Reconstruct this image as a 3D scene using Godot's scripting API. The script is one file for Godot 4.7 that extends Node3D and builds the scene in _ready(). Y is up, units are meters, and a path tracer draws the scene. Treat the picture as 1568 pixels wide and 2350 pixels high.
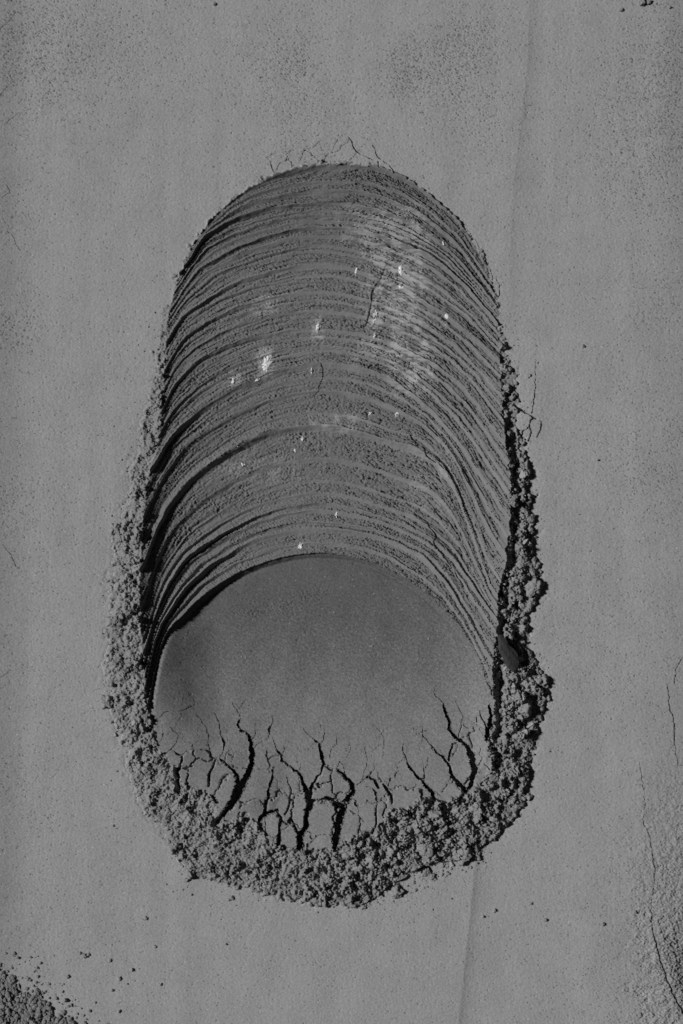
extends Node3D
# A scooped hollow pressed into a bed of packed grey powder. Plan lengths below are in millimetres (x right, z down the picture), built at 1 mm = 0.001 m.

const STEP := 0.88
const NX := 845
const NZ := 1233
const X0 := -371.4
const Z0 := -542.1
const K := 0.25            # one digitised unit in millimetres
const CX := 341.6
const CZ := 512.0

var rng := RandomNumberGenerator.new()
var height := PackedFloat32Array()
var tone := PackedFloat32Array()
var carved := PackedFloat32Array()   # what cracks took away, so that their lips keep the surface's normal
var label := PackedInt32Array()
var crack := PackedFloat32Array()
var mats := {}
var clod_meshes: Array = []
var crumb_meshes: Array = []
var counts := {}
# coarse distance fields to the two outlines
const QS := 5.0
var qx0 := 0.0
var qz0 := 0.0
var qnx := 0
var qnz := 0
var din := PackedFloat32Array()
var dout := PackedFloat32Array()

func _ready():
	rng.seed = 4711
	# ---------------------------------------------------------------- camera, sky, sun, exposure
	var cam := Camera3D.new()
	cam.name = "camera"
	add_child(cam)
	cam.position = Vector3(0, 2.4, 0)
	cam.rotation_degrees = Vector3(-90, 0, 0)
	cam.fov = rad_to_deg(2.0 * atan(0.512 / 2.4))
	cam.near = 0.05
	cam.far = 60.0
	cam.current = true
	var env := Environment.new()
	env.background_mode = Environment.BG_SKY
	var sky_mat := ProceduralSkyMaterial.new()
	sky_mat.sky_top_color = Color(0.56, 0.56, 0.56)
	sky_mat.sky_horizon_color = Color(0.60, 0.60, 0.60)
	sky_mat.ground_horizon_color = Color(0.5, 0.5, 0.5)
	sky_mat.ground_bottom_color = Color(0.3, 0.3, 0.3)
	sky_mat.sun_angle_max = 1.0
	var sky := Sky.new()
	sky.sky_material = sky_mat
	env.sky = sky
	env.background_energy_multiplier = 0.07
	env.tonemap_mode = Environment.TONE_MAPPER_LINEAR
	env.tonemap_exposure = 1.0
	env.sdfgi_enabled = true
	env.ssao_enabled = true
	env.ssil_enabled = true
	var we := WorldEnvironment.new()
	we.name = "world_environment"
	we.environment = env
	add_child(we)
	var sun := DirectionalLight3D.new()
	sun.name = "sun"
	sun.light_energy = 1.22
	sun.light_angular_distance = 6.0
	sun.light_color = Color(1, 1, 1)
	sun.shadow_enabled = true
	add_child(sun)
	var el := deg_to_rad(42.0)
	var az := deg_to_rad(10.0)     # 0 = straight from the left, positive = from the upper left
	var to_sun := Vector3(-cos(el) * cos(az), sin(el), -cos(el) * sin(az))
	sun.look_at_from_position(to_sun * 3.0, Vector3.ZERO, Vector3.UP)

	make_materials()
	make_outlines()
	make_cracks()
	make_relief()
	make_plates()
	emit_relief()
	make_clods()
	make_crumbs()
	make_small_things()

# -------------------------------------------------------------------- helpers
func grey(v: float) -> Color:
	return Color(v, v, v)

func make_materials():
	for d in [["ground", 0.30], ["inside", 0.29]]:
		var m := StandardMaterial3D.new()
		m.vertex_color_use_as_albedo = true
		m.roughness = 0.95
		m.metallic_specular = 0.15
		mats[d[0]] = m
	for d in [["chalk", 0.7], ["slab", 0.05], ["clod", 0.24], ["clod_dark", 0.19], ["clod_light", 0.30], ["beyond", 0.30]]:  # slab is this dark because its shade is painted in
		var m := StandardMaterial3D.new()
		var n := FastNoiseLite.new()
		n.seed = 11
		n.frequency = 0.05
		n.fractal_octaves = 4
		var t := NoiseTexture2D.new()
		t.width = 256
		t.height = 256
		t.seamless = true
		t.noise = n
		var ramp := Gradient.new()
		ramp.set_color(0, grey(d[1] * 0.72).linear_to_srgb())
		ramp.set_color(1, grey(minf(0.95, d[1] * 1.22)).linear_to_srgb())
		t.color_ramp = ramp
		m.albedo_texture = t
		m.uv1_triplanar = true
		m.uv1_scale = Vector3.ONE * 22.0
		m.roughness = 0.95
		m.metallic_specular = 0.15
		mats[d[0]] = m

func numbered(called: String) -> String:
	var n: int = counts.get(called, 0)
	counts[called] = n + 1
	return called if n == 0 else "%s_%03d" % [called, n]

func thing(o: Node3D, called: String, text: String, category: String, group := "", kind := "") -> Node3D:
	o.name = numbered(called)
	add_child(o, true)
	if text: o.set_meta("label", text)
	if category: o.set_meta("category", category)
	if group: o.set_meta("group", group)
	if kind: o.set_meta("kind", kind)
	return o

func noise(kind: int, freq: float, sd: int, octaves := 1) -> FastNoiseLite:
	var n := FastNoiseLite.new()
	n.seed = sd
	n.noise_type = kind
	n.frequency = freq
	n.fractal_type = FastNoiseLite.FRACTAL_FBM if octaves > 1 else FastNoiseLite.FRACTAL_NONE
	n.fractal_octaves = octaves
	if kind == FastNoiseLite.TYPE_CELLULAR:
		n.cellular_return_type = FastNoiseLite.RETURN_DISTANCE
		n.cellular_jitter = 1.0
	return n

# digitised points (source units) to plan millimetres
func mm(list: Array, ox := 0.0, oz := 0.0, s := 1.0) -> PackedVector2Array:
	var out := PackedVector2Array()
	for i in range(0, list.size(), 2):
		out.append(Vector2((ox + list[i] * s) * K - CX, (oz + list[i + 1] * s) * K - CZ))
	return out

# piecewise value at x of a polyline whose x grows; beyond its ends it drops steeply
func along(p: PackedVector2Array, x: float, steep: float) -> float:
	var n := p.size()
	if x <= p[0].x:
		return p[0].y + (p[0].x - x) * steep
	if x >= p[n - 1].x:
		return p[n - 1].y + (x - p[n - 1].x) * steep
	var i := 0
	while p[i + 1].x < x:
		i += 1
	# Catmull-Rom-like (finite difference) cubic
	var a := p[i]
	var b := p[i + 1]
	var h := b.x - a.x
	var d := (b.y - a.y) / h
	var m0 := d if i == 0 else ((a.y - p[i - 1].y) / (a.x - p[i - 1].x) + d) * 0.5
	var m1 := d if i + 2 >= n else ((p[i + 2].y - b.y) / (p[i + 2].x - b.x) + d) * 0.5
	var u := (x - a.x) / h
	var u2 := u * u
	var u3 := u2 * u
	return (2 * u3 - 3 * u2 + 1) * a.y + (u3 - 2 * u2 + u) * h * m0 + (-2 * u3 + 3 * u2) * b.y + (u3 - u2) * h * m1

func linear_at(p: PackedVector2Array, y: float) -> float:   # x as a function of z
	var n := p.size()
	if y <= p[0].y: return p[0].x
	for i in n - 1:
		if y < p[i + 1].y:
			return lerpf(p[i].x, p[i + 1].x, (y - p[i].y) / (p[i + 1].y - p[i].y))
	return p[n - 1].x

# -------------------------------------------------------------------- outlines
var arcs: Array = []
var left_edge := PackedVector2Array()
var right_edge := PackedVector2Array()
var inner := PackedVector2Array()
var outer := PackedVector2Array()

func make_outlines():
	for a in [
		[845, 870, 960, 770, 1095, 697, 1210, 667, 1330, 657, 1510, 665, 1650, 725, 1735, 790, 1830, 870],
		[815, 945, 890, 890, 960, 855, 1105, 820, 1300, 805, 1465, 820, 1680, 905, 1850, 1050, 1965, 1195],
		[700, 1210, 745, 1140, 800, 1075, 900, 1010, 1115, 925, 1350, 900, 1580, 955, 1800, 1075, 1980, 1275],
		[665, 1370, 720, 1275, 790, 1215, 890, 1150, 1090, 1075, 1330, 1050, 1620, 1150, 1830, 1290, 1995, 1440],
		[650, 1640, 690, 1550, 740, 1485, 840, 1410, 1050, 1335, 1330, 1310, 1620, 1385, 1860, 1550, 2010, 1760],
		[630, 1830, 690, 1735, 790, 1645, 890, 1575, 1090, 1485, 1330, 1445, 1575, 1515, 1800, 1715, 2030, 2060],
		[575, 2250, 640, 2080, 740, 1935, 840, 1849, 1065, 1724, 1300, 1695, 1550, 1754, 1800, 1905, 1960, 2330],
		[580, 2600, 630, 2430, 720, 2262, 830, 2168, 1050, 2055, 1290, 2015, 1540, 2065, 1790, 2205, 1970, 2450],
		[583, 2740, 620, 2560, 700, 2400, 830, 2265, 1050, 2145, 1290, 2108, 1540, 2155, 1760, 2290, 1965, 2640],
		[592, 2830, 640, 2600, 740, 2453, 890, 2330, 1090, 2243, 1300, 2216, 1525, 2268, 1750, 2415, 1900, 2608, 1965, 2780]]:
		arcs.append(mm(a))
	left_edge = mm([1210, 657, 1095, 697, 980, 760, 845, 870, 790, 950, 745, 1030, 705, 1130, 680, 1240, 668, 1340, 655, 1509, 648, 1680, 630, 1790, 590, 1934, 575, 2084, 560, 2318, 565, 2468, 580, 2700, 592, 2830, 612, 2890, 640, 3000, 720, 3110])
	right_edge = mm([1510, 657, 1560, 675, 1650, 725, 1735, 790, 1825, 870, 1880, 950, 1925, 1030, 1960, 1130, 1985, 1230, 1995, 1330, 2005, 1450, 2012, 1634, 2025, 1784, 2038, 1934, 2040, 2084, 2015, 2268, 1990, 2393, 1985, 2528, 1965, 2668, 1967, 2753, 1972, 2893, 1950, 3000, 1900, 3120])
	# hollow and cracked bowl, inner side of the rubble
	inner = mm([1210, 664, 1330, 655, 1510, 664, 1560, 678, 1650, 725, 1735, 790, 1825, 870, 1880, 950, 1925, 1030, 1960, 1130, 1985, 1230, 1995, 1330, 2005, 1450, 2012, 1634, 2025, 1784, 2038, 1934, 2040, 2084, 2015, 2268, 1990, 2393, 1985, 2528, 1965, 2668, 1967, 2753, 1972, 2893, 1945, 2990, 1960, 3080, 1900, 3150, 1845, 3165, 1780, 3205, 1690, 3180, 1640, 3230, 1560, 3235, 1505, 3300, 1400, 3340, 1360, 3395, 1290, 3385, 1215, 3400, 1130, 3375, 1085, 3370, 1040, 3300, 985, 3240, 900, 3290, 870, 3230, 850, 3170, 780, 3150, 720, 3110, 690, 3050, 640, 3000, 615, 2920, 592, 2830, 580, 2700, 565, 2468, 560, 2318, 575, 2084, 590, 1934, 630, 1790, 648, 1680, 655, 1509, 668, 1340, 680, 1240, 705, 1130, 745, 1030, 790, 950, 845, 870, 980, 760, 1095, 697])
	outer = mm([1210, 664, 1330, 655, 1510, 664, 1560, 678, 1650, 725, 1735, 790, 1825, 870, 1885, 950, 1930, 1030, 1966, 1130, 1995, 1230, 2010, 1330, 2040, 1450, 2062, 1500, 2050, 1560, 2060, 1640, 2065, 1720, 2090, 1790, 2105, 1850, 2120, 1960, 2125, 2050, 2130, 2170, 2150, 2280, 2165, 2360, 2120, 2450, 2105, 2560, 2130, 2640, 2180, 2690, 2195, 2760, 2165, 2860, 2130, 2960, 2120, 3080, 2100, 3200, 2050, 3270, 1990, 3330, 1930, 3390, 1915, 3460, 1780, 3510, 1690, 3560, 1600, 3600, 1470, 3630, 1330, 3620, 1190, 3600, 1060, 3590, 990, 3545, 900, 3530, 760, 3525, 720, 3470, 690, 3400, 660, 3330, 590, 3250, 550, 3190, 510, 3060, 480, 2900, 450, 2800, 420, 2650, 440, 2500, 440, 2300, 455, 2200, 470, 2120, 520, 1960, 545, 1800, 570, 1680, 600, 1560, 620, 1450, 660, 1300, 674, 1240, 700, 1130, 742, 1030, 788, 950, 845, 870, 980, 760, 1095, 697])
	qx0 = 380 * K - CX
	qz0 = 560 * K - CZ
	qnx = int((2280 - 380) * K / QS) + 2
	qnz = int((3740 - 560) * K / QS) + 2
	din = distance_field(inner)
	dout = distance_field(outer)

func distance_field(poly: PackedVector2Array) -> PackedFloat32Array:
	var f := PackedFloat32Array()
	f.resize(qnx * qnz)
	var n := poly.size()
	for j in qnz:
		for i in qnx:
			var p := Vector2(qx0 + i * QS, qz0 + j * QS)
			var best := 1e9
			for k in n:
				var a := poly[k]
				var ab := poly[(k + 1) % n] - a
				var ap := p - a
				var u := clampf(ap.dot(ab) / maxf(ab.length_squared(), 1e-6), 0.0, 1.0)
				best = minf(best, (ap - ab * u).length_squared())
			best = sqrt(best)
			f[j * qnx + i] = -best if Geometry2D.is_point_in_polygon(p, poly) else best
	return f

func sample(f: PackedFloat32Array, x: float, z: float) -> float:
	var u := (x - qx0) / QS
	var v := (z - qz0) / QS
	if u < 0 or v < 0 or u >= qnx - 1 or v >= qnz - 1:
		return 99.0
	var i := int(u)
	var j := int(v)
	u -= i
	v -= j
	var q := j * qnx + i
	return lerpf(lerpf(f[q], f[q + 1], u), lerpf(f[q + qnx], f[q + qnx + 1], u), v)

# -------------------------------------------------------------------- cracks (carved depth in mm)
func thin(w: float) -> float:
	return w if w < 8.0 else 8.0 + (w - 8.0) * 0.62

func carve(p: PackedVector2Array, widths: Array, unit: float, jag := 1.1, deep := 4.2):
	# subdivide and jag the line
	var pts := PackedVector2Array()
	var ws := PackedFloat32Array()
	for i in p.size() - 1:
		var w0: float = thin(widths[mini(i, widths.size() - 1)]) * unit
		var w1: float = thin(widths[mini(i + 1, widths.size() - 1)]) * unit
		var len := p[i].distance_to(p[i + 1])
		var m := maxi(1, int(len / 3.2))
		var nrm := (p[i + 1] - p[i]).orthogonal().normalized()
		for k in m:
			var u := float(k) / m
			pts.append(p[i].lerp(p[i + 1], u) + nrm * (rng.randf_range(-jag, jag) if k > 0 else 0.0))
			ws.append(lerpf(w0, w1, u) * rng.randf_range(0.8, 1.2))
	pts.append(p[p.size() - 1])
	ws.append(thin(widths[widths.size() - 1]) * unit)
	for i in pts.size() - 1:
		var a := pts[i]
		var ab := pts[i + 1] - a
		var wm := maxf(ws[i], ws[i + 1]) * 0.5 + 1.2
		var i0 := maxi(1, int((minf(a.x, a.x + ab.x) - wm - X0) / STEP))
		var i1 := mini(NX - 2, int((maxf(a.x, a.x + ab.x) + wm - X0) / STEP) + 1)
		var j0 := maxi(1, int((minf(a.y, a.y + ab.y) - wm - Z0) / STEP))
		var j1 := mini(NZ - 2, int((maxf(a.y, a.y + ab.y) + wm - Z0) / STEP) + 1)
		for j in range(j0, j1 + 1):
			for ii in range(i0, i1 + 1):
				var ap := Vector2(X0 + ii * STEP, Z0 + j * STEP) - a
				var u := clampf(ap.dot(ab) / maxf(ab.length_squared(), 1e-6), 0.0, 1.0)
				var d := (ap - ab * u).length()
				var w := maxf(0.5 * lerpf(ws[i], ws[i + 1], u), 0.5) * rng.randf_range(0.7, 1.3)
				var tw := lerpf(ws[i], ws[i + 1], u)
				var full := clampf(tw * deep, 1.8, 13.0)
				var c := full * (1.0 - smoothstep(w * 0.75, w + 0.45, d))
				var q := j * NX + ii
				if c > crack[q]: crack[q] = c

func make_cracks():
	crack.resize(NX * NZ)
	var z := 0.6378
	var ox := 350.0
	var oz := 2700.0
	var unit := z * K
	for a in [
		[[415, 285, 455, 265, 475, 235, 520, 228, 570, 230, 615, 215, 665, 195], [3, 5, 6, 5, 4, 7, 2]],
		[[440, 325, 515, 315, 540, 350, 570, 380, 545, 440, 520, 465, 470, 495], [2, 3, 4, 4, 4, 7, 6]],
		[[520, 465, 560, 490, 595, 505, 585, 560, 560, 600, 575, 690], [6, 8, 10, 12, 32, 25]],
		[[595, 505, 620, 475, 690, 460, 745, 465, 770, 490, 780, 515, 805, 525], [5, 3, 3, 4, 6, 5, 5]],
		[[690, 260, 745, 340, 755, 400, 760, 450, 775, 510], [1, 3, 4, 5, 6]],
		[[795, 250, 820, 300, 830, 380, 858, 430, 845, 490, 825, 520], [2, 4, 6, 7, 6, 5]],
		[[805, 525, 795, 560, 775, 600, 765, 640, 765, 690], [6, 7, 8, 12, 9]],
		[[825, 520, 860, 540, 900, 585, 940, 630, 940, 690, 910, 760], [6, 10, 13, 20, 25, 20]],
		[[865, 540, 870, 490, 900, 470, 960, 465, 1010, 480], [7, 5, 3, 2, 2]],
		[[905, 180, 935, 235, 955, 280, 940, 320, 960, 355, 1000, 375, 1025, 430, 1035, 500, 1020, 580, 990, 650, 960, 710, 920, 790, 850, 880, 800, 930], [2, 4, 6, 9, 9, 12, 20, 36, 44, 46, 64, 60, 40, 25]],
		[[935, 230, 985, 170], [3, 1]],
		[[1050, 310, 1050, 370, 1030, 410], [3, 5, 5]],
		[[1155, 260, 1160, 300, 1135, 350, 1130, 400, 1060, 440, 1040, 470], [2, 4, 8, 4, 4, 6]],
		[[1160, 400, 1175, 450, 1215, 505, 1215, 540, 1280, 580, 1340, 640, 1365, 700, 1385, 770, 1400, 800], [3, 6, 10, 10, 10, 18, 24, 46, 60]],
		[[1215, 505, 1240, 460, 1260, 420], [5, 4, 2]],
		[[1165, 580, 1160, 640, 1140, 710, 1125, 790, 1115, 850, 1080, 910], [5, 9, 12, 18, 24, 14]],
		[[1040, 690, 1100, 690, 1140, 710], [3, 3, 3]],
		[[1250, 645, 1270, 700, 1275, 745, 1270, 800, 1240, 870], [6, 8, 7, 5, 5]],
		[[1275, 742, 1350, 745], [6, 6]],
		[[1350, 340, 1400, 390, 1450, 430, 1470, 500, 1480, 550, 1470, 610, 1440, 640, 1410, 690, 1400, 760], [3, 5, 8, 15, 16, 8, 10, 20, 30]],
		[[1445, 300, 1485, 350, 1480, 410, 1460, 440], [3, 4, 5, 6]],
		[[1480, 560, 1530, 575, 1568, 590, 1600, 600], [7, 7, 6, 5]],
		[[1400, 800, 1375, 870, 1375, 930, 1340, 990, 1330, 1080], [60, 28, 26, 44, 50]],
		[[1080, 900, 1130, 860, 1190, 850, 1215, 890, 1205, 960, 1200, 1030, 1190, 1080], [18, 24, 28, 18, 13, 28, 16]],
		[[1215, 900, 1250, 930, 1290, 930, 1310, 970, 1330, 1000], [8, 8, 10, 12, 14]],
		[[1275, 890, 1300, 940], [10, 10]],
		[[1410, 790, 1470, 790, 1510, 770, 1560, 785, 1600, 830], [34, 24, 28, 30, 40]]]:
		carve(mm(a[0], ox, oz, z), a[1], unit)
	ox = 1300.0
	for a in [
		[[0, 570, 75, 590, 120, 630, 170, 690, 180, 730, 140, 780, 110, 830, 90, 920, 70, 1010, 60, 1070], [5, 9, 16, 30, 26, 40, 60, 56, 54, 44]],
		[[0, 790, 40, 780, 80, 820], [30, 26, 30]],
		[[30, 520, 35, 480, 75, 440, 70, 390], [5, 4, 3, 2]],
		[[150, 430, 160, 475, 130, 525], [4, 4, 3]],
		[[75, 590, 90, 545, 120, 590, 125, 620], [4, 4, 4, 4]],
		[[200, 690, 240, 660, 275, 640, 310, 660, 335, 705], [6, 6, 10, 18, 12]],
		[[240, 640, 260, 580, 265, 530, 250, 465], [3, 3, 3, 1]],
		[[260, 700, 300, 715, 320, 760, 330, 800, 318, 870, 320, 940, 300, 985], [4, 9, 9, 6, 10, 12, 12]],
		[[300, 320, 350, 360, 368, 400, 365, 520], [2, 3, 2, 1]],
		[[365, 685, 390, 720, 410, 750, 420, 800], [8, 20, 20, 10]],
		[[160, 850, 200, 870, 245, 910], [6, 7, 5]],
		[[495, 430, 490, 490, 510, 530, 530, 580, 570, 630, 620, 680, 660, 720, 680, 770], [4, 6, 8, 11, 13, 15, 20, 30]],
		[[650, 520, 645, 560, 620, 600, 620, 670], [3, 4, 5, 5]],
		[[610, 320, 615, 390, 650, 430, 690, 475, 740, 515, 775, 560, 790, 610, 810, 650, 850, 690, 880, 730], [3, 6, 7, 8, 10, 14, 22, 26, 26, 30]],
		[[690, 90, 695, 140, 745, 185, 760, 240, 785, 310, 780, 345, 820, 395, 870, 430, 905, 470, 930, 530, 945, 610, 900, 720], [3, 5, 7, 12, 14, 18, 20, 25, 40, 60, 54, 30]],
		[[780, 540, 790, 480, 800, 440, 840, 430, 870, 440], [10, 9, 8, 5, 10]],
		[[820, 160, 850, 230, 870, 270, 850, 350, 840, 390], [2, 4, 4, 6, 6]],
		[[975, 225, 990, 280, 1010, 340, 1030, 360], [5, 6, 7, 10]],
		[[900, 280, 940, 300, 1000, 330], [3, 5, 4]],
		[[905, 375, 920, 430, 925, 470], [6, 7, 8]],
		[[1000, 0, 1015, 50, 1045, 90, 1045, 170, 1030, 200, 1045, 260, 1040, 320, 1020, 350, 1020, 400], [8, 10, 12, 9, 16, 30, 50, 50, 45]],
		[[740, 720, 780, 660], [5, 3]]]:
		carve(mm(a[0], ox, oz, z), a[1], unit)
	# the floor's rim scab at the left, cracks in the terraces, cracks in the ground outside
	for a in [
		[[1555, 1040, 1525, 1105, 1500, 1145, 1487, 1175, 1482, 1225, 1472, 1265, 1455, 1310], [3, 4, 5, 6, 7, 7, 3]],
		[[1282, 1449, 1290, 1484, 1280, 1529, 1275, 1556, 1250, 1581], [5, 6, 6, 5, 3]],
		[[1645, 1735, 1665, 1765, 1700, 1790, 1710, 1820, 1760, 1850, 1800, 1890], [6, 8, 8, 6, 6, 4]],
		[[1660, 2052, 1700, 2080, 1735, 2120, 1745, 2135, 1743, 2180, 1790, 2240, 1830, 2300, 1860, 2350], [4, 7, 7, 9, 5, 6, 6, 4]],
		[[1720, 2010, 1760, 2060, 1810, 2100, 1860, 2180], [4, 6, 6, 3]],
		[[1395, 550, 1410, 580, 1422, 602, 1455, 617, 1475, 630, 1512, 640, 1517, 668], [5, 7, 7, 6, 7, 7, 7]],
		[[1490, 580, 1507, 622, 1540, 650, 1570, 675, 1577, 692], [5, 6, 4, 6, 5]],
		[[1080, 652, 1095, 690, 1120, 650, 1150, 635, 1168, 648], [6, 5, 6, 6, 5]],
		[[1065, 630, 1100, 612, 1140, 618, 1165, 600], [4, 4, 5, 3]],
		[[1200, 640, 1215, 600, 1255, 590, 1290, 560], [4, 4, 4, 3]],
		[[1290, 650, 1310, 615, 1345, 605, 1395, 560], [5, 4, 4, 4]],
		[[1400, 640, 1440, 600, 1455, 617], [4, 4, 5]],
		[[1165, 640, 1168, 668], [3, 3]],
		[[1140, 600, 1150, 625, 1140, 640], [2, 3, 2]],
		[[1230, 600, 1250, 622, 1262, 630], [3, 4, 3]],
		[[1350, 560, 1335, 590], [4, 2]],
		[[1260, 655, 1275, 643, 1300, 645, 1420, 650], [7, 9, 7, 6]],
		[[1985, 1110, 2000, 1140, 1998, 1180, 1985, 1200], [3, 4, 4, 4]],
		[[1870, 920, 1905, 965, 1935, 1030, 1965, 1090, 1972, 1160], [3, 3, 3, 3, 3]],
		[[2145, 1440, 2143, 1500, 2140, 1560, 2130, 1640, 2128, 1670], [2, 4, 5, 6, 7]],
		[[2045, 1610, 2070, 1630, 2100, 1650, 2137, 1672, 2165, 1683, 2162, 1720, 2148, 1745], [9, 10, 10, 13, 8, 10, 11]],
		[[2137, 1675, 2122, 1680, 2118, 1702, 2125, 1730, 2115, 1760], [11, 10, 10, 11, 12]],
		[[2118, 1703, 2092, 1722, 2078, 1755, 2060, 1785], [10, 10, 12, 14]],
		[[2740, 2620, 2702, 2680, 2698, 2735], [4, 4, 3]],
		[[2668, 2735, 2680, 2830, 2700, 2900, 2698, 2960, 2712, 3060], [3, 5, 5, 4, 3]],
		[[2575, 3290, 2602, 3350, 2610, 3420, 2622, 3482, 2613, 3560, 2604, 3640, 2613, 3735, 2640, 3830, 2665, 3910, 2710, 4015, 2740, 4060], [3, 4, 4, 4, 3, 3, 5, 6, 6, 9, 10]],
		[[2560, 3050, 2580, 3200, 2575, 3290], [1, 2, 3]],
		[[0, 120, 40, 75, 60, 50, 100, 40], [4, 4, 3, 2]],
		[[0, 385, 25, 350, 45, 330], [5, 4, 2]],
		[[20, 500, 60, 460, 95, 440], [2, 3, 2]],
		[[10, 790, 40, 770, 25, 740], [3, 3, 2]],
		[[30, 925, 55, 950, 80, 1000], [3, 3, 2]],
		[[10, 2180, 45, 2220, 60, 2260, 80, 2275], [4, 4, 4, 3]],
		[[0, 2710, 30, 2690, 60, 2680], [4, 4, 2]]]:
		carve(mm(a[0]), a[1], 0.16)

# -------------------------------------------------------------------- the relief itself
const TERRACES := [0.0, 0.42, 0.66, 1.0, 1.34, 1.5, 1.74, 2.0, 2.22, 2.52, 2.66, 3.0, 3.17, 3.42, 3.56, 3.72, 4.0, 4.22, 4.5, 4.64, 5.0, 5.22, 5.44, 5.8, 6.0, 6.42, 6.7, 6.86, 7.0, 7.28, 7.74, 8.0, 8.56, 9.0]
const LIFT := [3.4, 1.4, 2.6, 4.4, 1.6, 2.6, 1.2, 3.8, 1.4, 2.0, 1.1, 3.2, 1.2, 2.2, 1.0, 1.8, 2.8, 1.2, 2.2, 1.2, 4.4, 1.4, 2.8, 1.3, 5.6, 2.6, 1.3, 2.2, 4.8, 2.2, 3.4, 4.6, 2.0, 4.0]
const DEPTH := [4.0, 8.0, 11.0, 15.0, 19.0, 23.0, 27.0, 30.0, 31.5, 32.0]
# pale scuffed skins on the ridges: centre, half size, strength (digitised units)
const SCUFFS := [[1540, 890, 190, 75, 0.8], [1610, 1020, 95, 150, 1.15], [1500, 980, 70, 80, 0.8], [1580, 1210, 120, 110, 1.0], [1650, 1440, 85, 130, 1.1], [1480, 1400, 100, 50, 0.5], [1050, 1215, 50, 40, 0.8], [1062, 1452, 34, 60, 1.6], [1270, 1310, 24, 50, 1.0], [1505, 1290, 22, 80, 0.9], [930, 1520, 30, 36, 0.8], [1340, 1690, 130, 40, 0.5], [1000, 1880, 200, 60, 0.35], [1720, 1900, 90, 160, 0.3]]
const GROUND := 0
const FISSURE := 1
const FLOOR := 2
const BANK_LEFT := 3
const BANK_BOTTOM := 4
const BANK_RIGHT := 5
const RIDGE := 10          # 10 .. 43
const PLATE := 60          # 60 and up

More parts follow.
